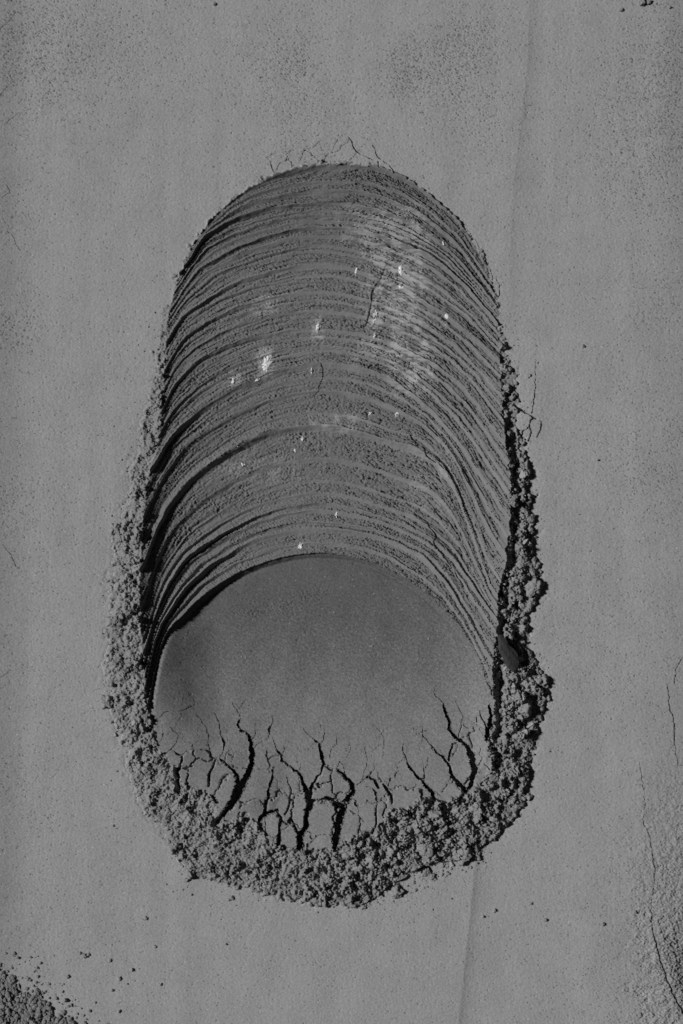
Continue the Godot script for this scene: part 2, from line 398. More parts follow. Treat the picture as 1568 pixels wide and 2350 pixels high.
func make_relief():
	height.resize(NX * NZ)
	tone.resize(NX * NZ)
	carved.resize(NX * NZ)
	label.resize(NX * NZ)
	var P := FastNoiseLite.TYPE_SIMPLEX_SMOOTH
	var C := FastNoiseLite.TYPE_CELLULAR
	var n_wave := noise(P, 1.0 / 95.0, 1, 2)
	var n_grain := noise(P, 1.0 / 3.1, 2, 2)
	var n_patch := noise(P, 1.0 / 42.0, 3, 3)
	var n_jit := noise(P, 1.0 / 9.0, 4, 3)
	var n_wob := noise(P, 1.0 / 30.0, 5, 3)
	var n_crumb := noise(C, 1.0 / 3.4, 6)
	n_crumb.fractal_type = FastNoiseLite.FRACTAL_FBM
	n_crumb.fractal_octaves = 2
	n_crumb.fractal_gain = 0.6
	var n_crumb2 := noise(C, 1.0 / 6.4, 7)
	var n_split := noise(P, 1.0 / 10.0, 8, 3)
	var n_c1 := noise(C, 1.0 / 17.0, 9)
	var n_c2 := noise(C, 1.0 / 6.0, 10)
	var n_c3 := noise(C, 1.0 / 2.9, 11)
	var n_mask := noise(P, 1.0 / 22.0, 12, 2)
	var n_net := noise(C, 1.0 / 31.0, 21)
	n_net.cellular_return_type = FastNoiseLite.RETURN_DISTANCE2_SUB
	var n_grit := noise(P, 1.0 / 2.6, 15, 2)
	var n_streak := noise(P, 1.0 / 2.4, 13, 2)
	# clusters of dark specks on the ground: x, z, radius, density (source units)
	var clusters := [[1760, 240, 150, 0.26], [1600, 290, 80, 0.42], [1880, 160, 100, 0.36], [1900, 450, 120, 0.14], [1150, 230, 60, 0.2], [2690, 700, 200, 0.16], [80, 180, 220, 0.25], [300, 180, 260, 0.12], [2650, 450, 280, 0.2], [2720, 200, 180, 0.22], [2690, 1200, 220, 0.1], [2700, 1900, 200, 0.1], [20, 1300, 120, 0.18], [20, 2000, 110, 0.14], [20, 3100, 100, 0.1], [1120, 240, 180, 0.14], [1250, 520, 180, 0.14], [1180, 100, 180, 0.03], [2450, 1900, 260, 0.03], [2500, 2550, 300, 0.05], [2620, 1700, 240, 0.04], [150, 1750, 200, 0.035], [60, 2250, 160, 0.05], [60, 2700, 160, 0.05], [120, 3250, 200, 0.03], [2640, 3500, 220, 0.08], [2720, 3900, 200, 0.14], [2450, 3950, 300, 0.05], [1900, 620, 300, 0.02], [40, 850, 120, 0.08], [200, 3700, 260, 0.02], [620, 150, 200, 0.035]]
	var cl := []
	for c in clusters:
		cl.append([c[0] * K - CX, c[1] * K - CZ, c[2] * K, c[3]])
	# speck density on a coarse grid
	var dn := 94
	var dm := 138
	var dens := PackedFloat32Array()
	dens.resize(dn * dm)
	for j in dm:
		for i in dn:
			var v := 0.03
			for c in cl:
				var dx: float = (X0 + i * 8.0 - c[0]) / c[2]
				var dz: float = (Z0 + j * 8.0 - c[1]) / c[2]
				v += c[3] * exp(-(dx * dx + dz * dz))
			dens[j * dn + i] = v
	var xl := PackedFloat32Array()
	var xr := PackedFloat32Array()
	var step_x := PackedFloat32Array()
	var step_a := PackedFloat32Array()
	for j in NZ:
		var z := Z0 + j * STEP
		xl.append(linear_at(left_edge, z))
		xr.append(linear_at(right_edge, z))
		var sy := (z + CZ) / K
		if sy < 2000:
			step_x.append((2118 - sy * 0.072 + 10.0 * sin(sy * 0.006)) * K - CX)
			step_a.append(1.0 - smoothstep(850.0, 1500.0, sy))
		else:
			step_x.append((1890 - (sy - 3570) * 0.105) * K - CX)
			step_a.append(1.9 * smoothstep(3000.0, 3500.0, sy))
	var yk := PackedFloat32Array()
	yk.resize(10)
	var bottom_z := 3290 * K - CZ
	var rim_z := 2216 * K - CZ
	var nt := TERRACES.size()
	for i in NX:
		var rim_base := 0.0
		var x := X0 + i * STEP
		var sx := (x + CX) / K
		for k in 10:
			yk[k] = along(arcs[k], x, 1.5)
		for k in range(1, 10):
			if yk[k] < yk[k - 1] + 1.2: yk[k] = yk[k - 1] + 1.2
		var rim := yk[9]
		var rim_slope := (along(arcs[9], x + 1.0, 1.5) - along(arcs[9], x - 1.0, 1.5)) * 0.5
		var rim_norm := 1.0 / sqrt(1.0 + rim_slope * rim_slope)
		for j in NZ:
			var z := Z0 + j * STEP
			var q := j * NX + i
			var sy := (z + CZ) / K
			var grain := n_grain.get_noise_2d(x, z)
			# ---- open ground
			var dd := dens[int(j * STEP / 8.0) * dn + int(i * STEP / 8.0)]
			var patch := n_patch.get_noise_2d(x, z)
			var g := n_wave.get_noise_2d(x, z) * 0.8 + grain * 0.08 + n_streak.get_noise_2d(x, z * 0.16) * 0.09 + rng.randf_range(-0.15, 0.15)
			var rel := x - step_x[j]
			if rel > 0.0:
				g -= step_a[j] * 1.35 * (1.0 - exp(-rel / 9.0)) * exp(-rel / 120.0)
			var gt := 0.30 * (1.0 + 0.065 * n_patch.get_noise_2d(x * 1.6, z * 0.10 + 900.0) + 0.05 * patch - 0.19 * smoothstep(150.0, 0.0, sx) - 0.10 * smoothstep(2500.0, 2733.0, sx) + 0.05 * grain + rng.randf_range(-0.15, 0.11))  # light falloff at the left edge painted darker; right edge darker too
			var rough_corner := 0.0
			if sx > 2350 and sy > 2700:
				rough_corner = smoothstep(2430.0, 2700.0, sx - n_wob.get_noise_2d(x, z) * 120.0) * smoothstep(2700.0, 3900.0, sy)
				g += rough_corner * (n_grit.get_noise_2d(x, z) * 1.1 + n_split.get_noise_2d(x, z) * 1.6 - 2.4 * (1.0 - smoothstep(0.0, 0.06, absf(n_split.get_noise_2d(x * 0.7 + 31.0, z * 0.7)))) * maxf(0.0, n_mask.get_noise_2d(x * 0.6, z * 0.3 + 60.0) + 0.3))
				dd += rough_corner * 0.14
				var line_x := 2600.0 + maxf(0.0, sy - 3700.0) * 0.33
				if sx > line_x and sy > 3600:
					var e := smoothstep(0.0, 60.0, sx - line_x) * smoothstep(3600.0, 3950.0, sy)
					g += e * (n_c2.get_noise_2d(x, z) * -2.2 - 2.0 + n_grit.get_noise_2d(x, z) * 1.8 + rng.randf_range(-0.8, 0.8))
					gt *= 1.0 - 0.3 * e
			var sp := rng.randf()
			if sp < dd * (0.45 + 1.1 * maxf(0.0, n_jit.get_noise_2d(x * 1.7, z * 1.7) + 0.35)):
				var s := rng.randf()
				g -= 0.12 + 0.9 * s * s * s
				gt *= lerpf(0.86, 0.14, s * s * s if dd < 0.09 else s * s)  # shade of the small pits painted in, along with dark grains
			elif sp > 0.9993:
				gt = 0.5
			g -= crack[q]
			carved[q] = crack[q]
			var h := g
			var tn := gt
			var lb := GROUND
			var d_in := sample(din, x, z)
			if d_in < 60.0:
				var jit := n_jit.get_noise_2d(x, z)
				var d_out := sample(dout, x, z) + jit * 5.0 + n_c2.get_noise_2d(x, z) * 3.0 + 1.5 + n_wob.get_noise_2d(x + 90.0, z) * 9.0
				var edge_jit := jit * (2.0 if sy < 2850 else 3.5) + n_c2.get_noise_2d(x, z) * 1.3 + 0.7
				var di := d_in + edge_jit
				# how high the pushed-up rim stands here
				var right := sx > 1300
				var crest := 0.0
				if sy > 1200:
					crest = (smoothstep(1250.0, 2000.0, sy) * 12.0 if right else smoothstep(1300.0, 2300.0, sy) * 7.0)
				if sy > 2900: crest = lerpf(crest, 10.0, smoothstep(2900.0, 3200.0, sy))
				if di <= 0.0:
					var mid := 0.5 * (xl[j] + xr[j])
					var s := clampf((x - mid) / maxf(1.0, 0.5 * (xr[j] - xl[j])), -1.0, 1.0)
					var sa := absf(s)
					var shape := pow(1.0 - pow(sa, 2.6), 0.8)
					var lip := crest * pow(sa, 9.0)
					# ---- position among the terraces
					var t := 0.0
					var wob := n_wob.get_noise_2d(x, z) * 1.0 + n_wob.get_noise_2d(x * 0.35 + 400.0, z * 1.2) * 1.6 + jit * 0.5
					var zz := z + wob
					var k := 0
					while k < 9 and zz >= yk[k + 1]: k += 1
					if k < 9:
						t = k + clampf((zz - yk[k]) / maxf(0.5, yk[k + 1] - yk[k]), 0.0, 1.0)
					else:
						t = 9.0
					var kk := mini(k, 8)
					var base := -lerpf(DEPTH[kk], DEPTH[kk + 1], t - kk) * shape + lip
					if t < 9.0: rim_base = base
					var tr := 0
					while tr < nt - 2 and t >= TERRACES[tr + 1]: tr += 1
					var p: float = clampf((t - TERRACES[tr]) / (TERRACES[tr + 1] - TERRACES[tr]), 0.0, 1.0)
					# across-arc width of this terrace in mm, so that scarps keep their width
					var span: float = (yk[kk + 1] - yk[kk]) * (TERRACES[tr + 1] - TERRACES[tr]) * 0.8
					var wf := clampf((1.4 + 0.95 * LIFT[tr] + (1.2 if t < 2.6 else 0.0)) / maxf(span, 1.0), 0.22, 0.66)
					var up0: float = LIFT[tr]
					var up1: float = LIFT[tr + 1]
					var fade := lerpf(0.6, 1.0, smoothstep(0.1, 0.75, sa))
					# steps come and go along their length
					fade *= clampf(1.0 + 0.9 * n_wob.get_noise_2d(s * 45.0, tr * 37.0), 0.45, 1.5)
					if t > 2.4 and t < 4.9:
						fade *= 1.0 - 0.7 * (1.0 - smoothstep(0.12, 0.5, absf(s - 0.1)))
					# on the right the ledges lie flat and the steps face the light
					var flat := smoothstep(-0.05, 0.3, s)
					up0 = lerpf(up0, minf(up0 * 1.2, 3.8), flat)
					up1 = lerpf(up1, minf(up1 * 1.2, 3.8), flat)
					wf = lerpf(wf, clampf((1.6 + 0.75 * LIFT[tr]) / maxf(span, 1.0), 0.24, 0.58), flat)
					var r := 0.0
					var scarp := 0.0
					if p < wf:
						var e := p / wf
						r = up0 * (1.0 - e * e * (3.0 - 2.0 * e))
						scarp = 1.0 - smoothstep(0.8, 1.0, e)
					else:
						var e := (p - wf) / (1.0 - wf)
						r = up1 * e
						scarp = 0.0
					var su0 := s * 170.0
					var scuff := 0.0
					for sc in SCUFFS:
						scuff += sc[4] * exp(-pow((sx - sc[0]) / sc[2], 4.0) - pow((sy - sc[1]) / sc[3], 4.0))
					scuff = clampf(scuff * (0.6 + 1.5 * n_jit.get_noise_2d(x * 0.6, z * 0.35) + 1.3 * n_grit.get_noise_2d(su0 * 0.12, z * 0.9)), 0.0, 1.0)
					var m := n_mask.get_noise_2d(x * 0.5, z)
					var rough := (1.0 - scarp * 0.9) * clampf(0.9 + m * 1.2, 0.12, 1.4) * (1.0 - 0.6 * scuff)
					# crumbly texture drawn out along the arcs
					var su := s * 170.0
					var tv := t * 42.0
					var cr := -(n_crumb.get_noise_2d(x * 0.7 + jit * 4.0, tv * 1.2 + z * 0.2 + patch * 3.0) + 0.6) * 1.25 - (n_crumb2.get_noise_2d(su * 0.3 + jit * 2.0, tv * 1.9) + 0.6) * 1.0
					var sp2 := absf(n_split.get_noise_2d(su * 0.3, tv * 2.4))
					var ripple := n_grit.get_noise_2d(su * 0.045 + jit * 0.3, tv * 1.05) * 1.5 + n_grit.get_noise_2d(su * 0.11 + 700.0, tv * 2.0) * 0.7
					var side_k := lerpf(0.7, 1.7, smoothstep(-0.1, 0.35, s))
					var split := (1.0 - smoothstep(0.0, 0.06 * side_k, sp2)) * 2.2 * side_k
					var sp3 := absf(n_split.get_noise_2d(su * 0.75 + 300.0, tv * 1.5))
					split += (1.0 - smoothstep(0.0, 0.05, sp3)) * 1.5
					var low := smoothstep(4.6, 6.0, t)
					h = base + r * fade * (1.0 + 0.1 * low * (1.0 - flat)) + ripple * (1.0 - 0.75 * scarp) * (1.0 - 0.5 * low) + rough * (cr * 0.9 + n_grit.get_noise_2d(x, tv * 1.5) * 0.9) + rng.randf_range(-0.28, 0.28) * (0.2 + rough) + grain * 0.12 - crack[q] - split * 1.3 * (1.0 - 0.92 * scarp)
					carved[q] = crack[q] + split * (1.0 - 0.92 * scarp)
					tn = 0.154 * (1.0 + 0.24 * scarp) * (1.0 + 0.8 * scuff) * (1.0 - 0.16 * (1.0 - smoothstep(900.0, 1150.0, sy))) * (1.0 + 0.07 * grain + 0.06 * patch + rng.randf_range(-0.05, 0.05))  # steps painted lighter as if sunlit, shade of the upper end painted darker
					lb = RIDGE + tr
					var rz := z + jit * 0.35
					if rz > rim and sy > 2190:
						# ---- the smooth bowl
						var dn2 := (rz - rim) * rim_norm
						var f := (z - rim_z) / (bottom_z - rim_z)
						var fl := -37.0 + 45.0 * f + 3.0 * sin(PI * clampf(f, 0.0, 1.0)) * (1.0 - sa * sa) * -1.0
						var plane_rim := -37.0 + 45.0 * (rim - rim_z) / (bottom_z - rim_z)
						fl += (rim_base - 4.6 - plane_rim) * exp(-dn2 / 55.0)
						var up_edge := smoothstep(-75.0, 0.0, d_in) * smoothstep(2350.0, 2800.0, sy)
						fl = lerpf(fl, maxf(fl, lerpf(crest - 1.5, base - 2.5, smoothstep(-0.5, 0.3, s))), up_edge)
						var e := smoothstep(0.0, 6.0, dn2)
						fl += 1.6 * (1.0 - smoothstep(4.5, 9.0, dn2)) * smoothstep(2.0, 4.5, dn2) * -0.5
						var floor_h := fl + grain * 0.11 + rng.randf_range(-0.06, 0.06) + n_wave.get_noise_2d(x * 1.7, z * 1.7) * 1.2
						var scar := exp(-pow((sx - 1190.0) / 90.0, 2.0) - pow((sy - 2405.0 + (sx - 1190.0) * 0.35) / 26.0, 2.0)) + 0.7 * exp(-pow((sx - 1000.0) / 70.0, 2.0) - pow((sy - 2455.0) / 16.0, 2.0))
						if rng.randf() < 0.004 + 0.3 * scar: floor_h -= rng.randf_range(0.3, 1.3)
						var net := smoothstep(2860.0, 3280.0, sy + n_wob.get_noise_2d(x, z) * 160.0 + 90.0 * sa)
						if net > 0.02:
							var vx := x + n_jit.get_noise_2d(x * 0.6, z * 0.6) * 4.5
							var vz := z * 0.8 + n_jit.get_noise_2d(x * 0.6 + 500.0, z * 0.6) * 4.5
							var edge := n_net.get_noise_2d(vx, vz) + 1.0
							var thr := 0.010 + 0.012 * net * net
							var cc := (1.0 - smoothstep(thr, thr + 0.022, edge)) * (1.0 + 2.8 * net)
							if cc > crack[q]: crack[q] = cc
						carved[q] = crack[q] * smoothstep(3.0, 6.0, dn2)
						h = lerpf(base - 0.4, floor_h, e) - carved[q]
						if carved[q] > 5.0: h += n_grit.get_noise_2d(x, z) * 2.5 + rng.randf_range(0.0, 2.5)
						# floor tone: darkest below the upper rim, lighter towards the cracks
						var mottle := 0.55 * (1.0 - smoothstep(2700.0, 3050.0, sy)) * smoothstep(2230.0, 2500.0, sy)
						tn = lerpf(0.112, 0.208, smoothstep(2380.0, 3150.0, sy + 15.0 * patch)) * (1.0 + 0.05 * patch + (0.18 + 0.2 * mottle) * grain + rng.randf_range(-0.22, 0.22) * (1.0 + 0.5 * mottle))
						if rng.randf() > 0.9975: tn = 0.30
						lb = FLOOR if crack[q] < 0.9 else FISSURE
				elif d_out < 0.0:
					# ---- bank of rubble pushed over the rim
					var w := di - d_out
					var f := clampf(di / maxf(w, 0.1), 0.0, 1.0)
					var thin := smoothstep(2.0, 16.0, w)
					var hb := crest * pow(1.0 - f, 0.75) * thin + 1.5 * smoothstep(0.0, 4.0, -d_out)
					if right and sy < 3000 and sy > 1400:
						hb -= 8.0 * exp(-pow((di - 7.0 - jit * 4.0) / 4.5, 2.0)) * thin
					var cl1 := -(n_c1.get_noise_2d(x, z) + 0.55)
					var cl2 := -(n_c2.get_noise_2d(x + jit * 3.0, z) + 0.55)
					var cl3 := -(n_c3.get_noise_2d(x, z) + 0.6)
					var k2 := smoothstep(0.0, 13.0, -d_out)
					var coarse := 1.0 if right and sy < 3300 else 0.65
					var clump := smoothstep(-0.35, 0.35, n_mask.get_noise_2d(x * 0.7 + 9.0, z * 0.7) + (0.25 if right else -0.12))
					h = hb + (1.0 - clump) * k2 * -1.0 + k2 * lerpf(0.42, 1.12, clump) * (cl1 * 9.0 * (0.55 + 0.45 * coarse) + n_split.get_noise_2d(x * 0.8, z * 0.8) * 8.0 + cl2 * 3.4 * coarse * coarse * coarse + n_grit.get_noise_2d(x * 0.62, z * 0.62) * 2.6 + n_grit.get_noise_2d(x * 1.5 + 60.0, z * 1.5) * 1.8 - 3.0 * (1.0 - smoothstep(0.0, 0.12, absf(n_split.get_noise_2d(x * 0.8 + 77.0, z * 0.8))))) + (1.0 - k2) * (cl2 * 2.0) + rng.randf_range(-0.7, 0.7)
					h = maxf(h, g - 0.6 + 0.8 * maxf(0.0, n_grit.get_noise_2d(x, z)))
					tn = 0.208 * (1.0 + 0.10 * grain + 0.15 * patch + rng.randf_range(-0.07, 0.07))
					if crack[q] > 1.0 and sy > 2850: h -= crack[q] * 0.8 * (1.0 - smoothstep(0.0, 14.0, di))
					carved[q] = 0.0
					lb = BANK_BOTTOM if sy > 3080 + absf(sx - 1300) * 0.15 else (BANK_RIGHT if right else BANK_LEFT)
				elif crest > 0.0:
					h -= 1.2 * exp(-d_out / 3.0) * smoothstep(0.0, 4.0, crest)
			height[q] = h
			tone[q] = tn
			label[q] = lb

# floor pieces that the cracks cut off become plates of their own, each tipped a little
var plate_count := 0
var plate_centres := PackedVector2Array()

func make_plates():
	var i0 := int((560 * K - CX - X0) / STEP)
	var i1 := int((2010 * K - CX - X0) / STEP)
	var j0 := int((2190 * K - CZ - Z0) / STEP)
	var j1 := int((3460 * K - CZ - Z0) / STEP)
	var seen := PackedByteArray()
	seen.resize(NX * NZ)
	var comps := []
	for j in range(j0, j1):
		for i in range(i0, i1):
			var q := j * NX + i
			if seen[q] or label[q] != FLOOR: continue
			var stack := PackedInt32Array([q])
			var cells := PackedInt32Array()
			seen[q] = 1
			while stack.size():
				var c := stack[stack.size() - 1]
				stack.resize(stack.size() - 1)
				cells.append(c)
				for n in [c - 1, c + 1, c - NX, c + NX]:
					if not seen[n] and label[n] == FLOOR:
						seen[n] = 1
						stack.append(n)
			comps.append(cells)
	comps.sort_custom(func(a, b): return a.size() > b.size())
	for n in range(1, comps.size()):
		var cells: PackedInt32Array = comps[n]
		if cells.size() < 130 or plate_count >= 60:
			for c in cells: label[c] = FISSURE if cells.size() < 12 else FLOOR
			continue
		var mid := Vector2.ZERO
		for c in cells: mid += Vector2(c % NX, c / NX)
		mid /= cells.size()
		var tip := Vector2(rng.randf_range(-0.07, 0.07), rng.randf_range(-0.05, 0.09))
		var up := rng.randf_range(0.0, 2.2)
		for c in cells:
			label[c] = PLATE + plate_count
			height[c] += up + tip.dot(Vector2(c % NX, c / NX) - mid) * STEP
		plate_centres.append(Vector2(X0, Z0) + mid * STEP)
		plate_count += 1

# -------------------------------------------------------------------- one mesh per label
func emit_relief():
	var nl := PLATE + plate_count
	var cells: Array = []
	for n in nl: cells.append(PackedInt32Array())
	for j in NZ - 1:
		for i in NX - 1:
			var q := j * NX + i
			cells[label[q]].append(q)
	var remap := PackedInt32Array()
	remap.resize(NX * NZ)
	var hollow := Node3D.new()
	thing(hollow, "scooped_hollow", "long scooped hollow with curved ridges and a smooth cracked bowl", "hollow")
	for n in nl:
		if cells[n].is_empty(): continue
		var mesh := relief_mesh(cells[n], remap)
		var o := MeshInstance3D.new()
		o.mesh = mesh
		o.cast_shadow = GeometryInstance3D.SHADOW_CASTING_SETTING_ON
		o.material_override = mats["inside"]
		match n:
			GROUND:
				o.material_override = mats["ground"]
				thing(o, "ground", "smooth packed grey powder ground with fine dark specks", "", "", "structure")
			BANK_LEFT:
				thing(o, "rubble_bank", "crumbly grey bank of rubble along the left rim of the hollow", "rubble", "", "stuff")
			BANK_BOTTOM:
				thing(o, "rubble_bank", "broad crumbly bank of rubble round the bottom end of the hollow", "rubble", "", "stuff")
			BANK_RIGHT:
				thing(o, "rubble_bank", "dark shaded lumpy bank of rubble along the right rim of the hollow", "rubble", "", "stuff")
			_:
				if n == FISSURE: o.name = "fissure"
				elif n == FLOOR: o.name = "bowl_floor"
				elif n >= PLATE: o.name = "plate" if n == PLATE else "plate_%03d" % (n - PLATE)
				else: o.name = "ridge" if n == RIDGE else "ridge_%03d" % (n - RIDGE)
				hollow.add_child(o, true)
	# the bed goes on beyond the picture
	var st := SurfaceTool.new()
	st.begin(Mesh.PRIMITIVE_TRIANGLES)
	var a := Vector2(X0 + 12, Z0 + 12) * 0.001
	var b := Vector2(X0 + (NX - 1) * STEP - 12, Z0 + (NZ - 1) * STEP - 12) * 0.001
	for r in [[-4.0, -4.0, 4.0, a.y], [-4.0, b.y, 4.0, 4.0], [-4.0, a.y, a.x, b.y], [b.x, a.y, 4.0, b.y]]:
		var p := [Vector3(r[0], -0.004, r[1]), Vector3(r[2], -0.004, r[1]), Vector3(r[2], -0.004, r[3]), Vector3(r[0], -0.004, r[3])]
		for k in [0, 1, 2, 0, 2, 3]:
			st.set_normal(Vector3.UP)
			st.add_vertex(p[k])
	var far := MeshInstance3D.new()
	far.mesh = st.commit()
	far.material_override = mats["beyond"]
	thing(far, "ground_beyond", "grey powder ground going on round the bed", "", "", "structure")

func relief_mesh(list: PackedInt32Array, remap: PackedInt32Array) -> ArrayMesh:
	remap.fill(-1)
	var v := PackedVector3Array()
	var nn := PackedVector3Array()
	var col := PackedColorArray()
	var idx := PackedInt32Array()
	idx.resize(list.size() * 6)
	var at := 0
	for q in list:
		for c in [q, q + 1, q + NX, q + NX + 1]:
			if remap[c] < 0:
				remap[c] = v.size()
				var i: int = c % NX
				var j: int = c / NX
				v.append(Vector3(X0 + i * STEP, height[c], Z0 + j * STEP) * 0.001)
				var e1: int = c + 1 if i < NX - 1 else c
				var w1: int = c - 1 if i > 0 else c
				var s1: int = c + NX if j < NZ - 1 else c
				var n1: int = c - NX if j > 0 else c
				var hx := height[e1] + carved[e1] - height[w1] - carved[w1]
				var hz := height[s1] + carved[s1] - height[n1] - carved[n1]
				nn.append(Vector3(-hx, 2.0 * STEP, -hz).normalized())
				col.append(grey(tone[c]))
		var a := remap[q]
		var b := remap[q + 1]
		var d := remap[q + NX]
		var e := remap[q + NX + 1]
		idx[at] = a
		idx[at + 1] = b
		idx[at + 2] = e
		idx[at + 3] = a
		idx[at + 4] = e
		idx[at + 5] = d
		at += 6
	var arr := []
	arr.resize(Mesh.ARRAY_MAX)
	arr[Mesh.ARRAY_VERTEX] = v
	arr[Mesh.ARRAY_NORMAL] = nn
	arr[Mesh.ARRAY_COLOR] = col
	arr[Mesh.ARRAY_INDEX] = idx
	var m := ArrayMesh.new()
	m.add_surface_from_arrays(Mesh.PRIMITIVE_TRIANGLES, arr)
	return m

func ground_at(x: float, z: float) -> float:
	var i := clampi(int((x - X0) / STEP), 0, NX - 1)
	var j := clampi(int((z - Z0) / STEP), 0, NZ - 1)
	return height[j * NX + i]

# -------------------------------------------------------------------- clods and crumbs
func lump(sd: int, rings: int, rough: float, flat := 0.8) -> ArrayMesh:
	var n1 := noise(FastNoiseLite.TYPE_SIMPLEX_SMOOTH, 0.8, sd, 2)
	var n2 := noise(FastNoiseLite.TYPE_CELLULAR, 1.7, sd + 1)
	var n3 := noise(FastNoiseLite.TYPE_CELLULAR, 4.2, sd + 2)
	var cut := RandomNumberGenerator.new()
	cut.seed = sd * 31 + 5
	var planes := []
	for k in 9:
		planes.append([Vector3(cut.randfn(), cut.randfn(), cut.randfn()).normalized(), cut.randf_range(0.55, 0.95)])
	var st := SurfaceTool.new()
	st.begin(Mesh.PRIMITIVE_TRIANGLES)
	st.set_smooth_group(0 if rings > 6 else -1)
	var seg := rings * 2
	for j in rings + 1:
		for i in seg:
			var th := PI * j / rings
			var ph := TAU * i / seg
			var d := Vector3(sin(th) * cos(ph), cos(th), sin(th) * sin(ph))
			var r := 1.15 + 0.5 * n1.get_noise_3dv(d)
			for pl in planes:
				var c: float = d.dot(pl[0])
				if c > 0.2: r = minf(r, pl[1] / c)
			r -= rough * (n2.get_noise_3dv(d) + 0.5) * 0.55
			if rings > 8: r -= rough * (n3.get_noise_3dv(d) + 0.5) * 0.28
			st.add_vertex(Vector3(d.x, d.y * flat, d.z) * r)
	for j in rings:
		for i in seg:
			var a := j * seg + i
			var b := j * seg + (i + 1) % seg
			if j > 0:
				st.add_index(a); st.add_index(b); st.add_index(a + seg)
			if j < rings - 1:
				st.add_index(b); st.add_index(b + seg); st.add_index(a + seg)
	st.generate_normals()
	return st.commit()

func put_lump(called: String, x: float, z: float, r: float, mat: String, text: String, category: String, group := "", sink := 0.35, stretch := Vector3.ONE) -> MeshInstance3D:
	var o := MeshInstance3D.new()
	o.mesh = clod_meshes[rng.randi() % clod_meshes.size()]
	o.material_override = mats[mat]
	o.position = Vector3(x, ground_at(x, z) + r * (0.8 - sink), z) * 0.001
	o.rotation = Vector3(rng.randf_range(-0.4, 0.4), rng.randf_range(0, TAU), rng.randf_range(-0.4, 0.4))
	o.scale = stretch * r * 0.001
	thing(o, called, text, category, group)
	return o

func make_clods():
	for k in 7: clod_meshes.append(lump(100 + k * 7, 22, 1.0))
	for k in 6: crumb_meshes.append(lump(300 + k * 5, 5, 0.8))
	# the large ones one can point to: x, y in source units, radius in mm
	for c in [
		[457, 2118, 6.0, "cracked grey clod jutting out of the upper left bank of rubble"],
		[457, 2484, 7.0, "round pitted clod sticking out of the left bank beside the ridges"],
		[428, 2806, 6.5, "dark round clod at the outermost left edge of the rubble"],
		[520, 2560, 6.0, "smooth-faced clod lying in the left bank level with the bowl's upper edge"],
		[540, 2760, 6.5, "pale lumpy clod in the left bank beside the bowl"],
		[2022, 1480, 5.6, "rough clod at the narrow upper end of the right bank"],
		[2022, 1555, 5.6, "round clod below the topmost clod of the right bank"],
		[2070, 1900, 4.6, "pale clod at the outer edge of the right bank under the broken flakes"],
		[2135, 2350, 9.0, "big rounded clod bulging from the right bank beside the ridges' lower end"],
		[2165, 2725, 8.5, "largest clod of the right bank, jutting out beside the bowl"],
		[2100, 2830, 9.5, "clod with a smooth pale face in the lower right bank"],
		[2085, 3090, 6.5, "round clod on the outer edge of the lower right bank"],
		[2110, 3185, 5.0, "outlying clod hooked out from the lower right bank"],
		[1850, 3420, 9.0, "broad lumpy clod in the lower right corner of the bottom bank"],
		[1700, 3400, 8.0, "rounded clod inside the bottom bank under the widest plates"],
		[1590, 3570, 7.0, "clod with a split face at the bottom edge of the rubble"],
		[1905, 3420, 5.5, "small clod overhanging the lower right edge of the bottom bank"],
		[700, 3390, 7.0, "jagged clod spilling out of the bottom bank at its left"],
		[760, 3500, 6.0, "clump of crumbs at the lowest left tip of the bottom bank"],
		[1456, 3625, 3.4, "small dark clod at the very bottom of the rubble"],
		[950, 3552, 3.2, "small clod fallen just below the bottom bank, left of centre"]]:
		put_lump("clod", c[0] * K - CX, c[1] * K - CZ, c[2], "clod", c[3], "clod", "", 0.8)
	# the rest of the lumps one can tell apart
	for w in [[1650, 2300, 440, 660, 14, 1.6, 3.2], [2300, 3060, 420, 660, 18, 1.6, 4.0], [1420, 2150, 1990, 2150, 32, 2.0, 4.6], [2150, 2600, 1980, 2180, 30, 2.2, 5.2], [2600, 3200, 1960, 2200, 32, 2.2, 5.2], [3150, 3620, 1400, 2050, 26, 1.8, 4.4], [3100, 3600, 560, 1400, 18, 1.5, 3.2]]:
		var made := 0
		var tries := 0
		while made < w[4] and tries < 3000:
			tries += 1
			var sx := rng.randf_range(w[2], w[3])
			var sy := rng.randf_range(w[0], w[1])
			var x := sx * K - CX
			var z := sy * K - CZ
			var di := sample(din, x, z)
			var d_o := sample(dout, x, z)
			if di < 3.0 or d_o > -1.0: continue
			var r := lerpf(w[5], w[6], pow(rng.randf(), 2.0))
			var tint: String = ["clod", "clod", "clod_dark", "clod_light"][rng.randi() % 4]
			var f := di / (di - d_o)
			var stretch := Vector3(1, rng.randf_range(0.7, 1.0), rng.randf_range(0.7, 1.15))
			var text := clod_label(sx, sy, r, f, tint, stretch)
			put_lump("clod", x, z, r, tint, text, "clod", "clods in the rubble banks", 0.7, stretch)
			made += 1

func pick(v: float, steps: Array, words: Array) -> String:
	for k in steps.size():
		if v < steps[k]: return words[k]
	return words[words.size() - 1]

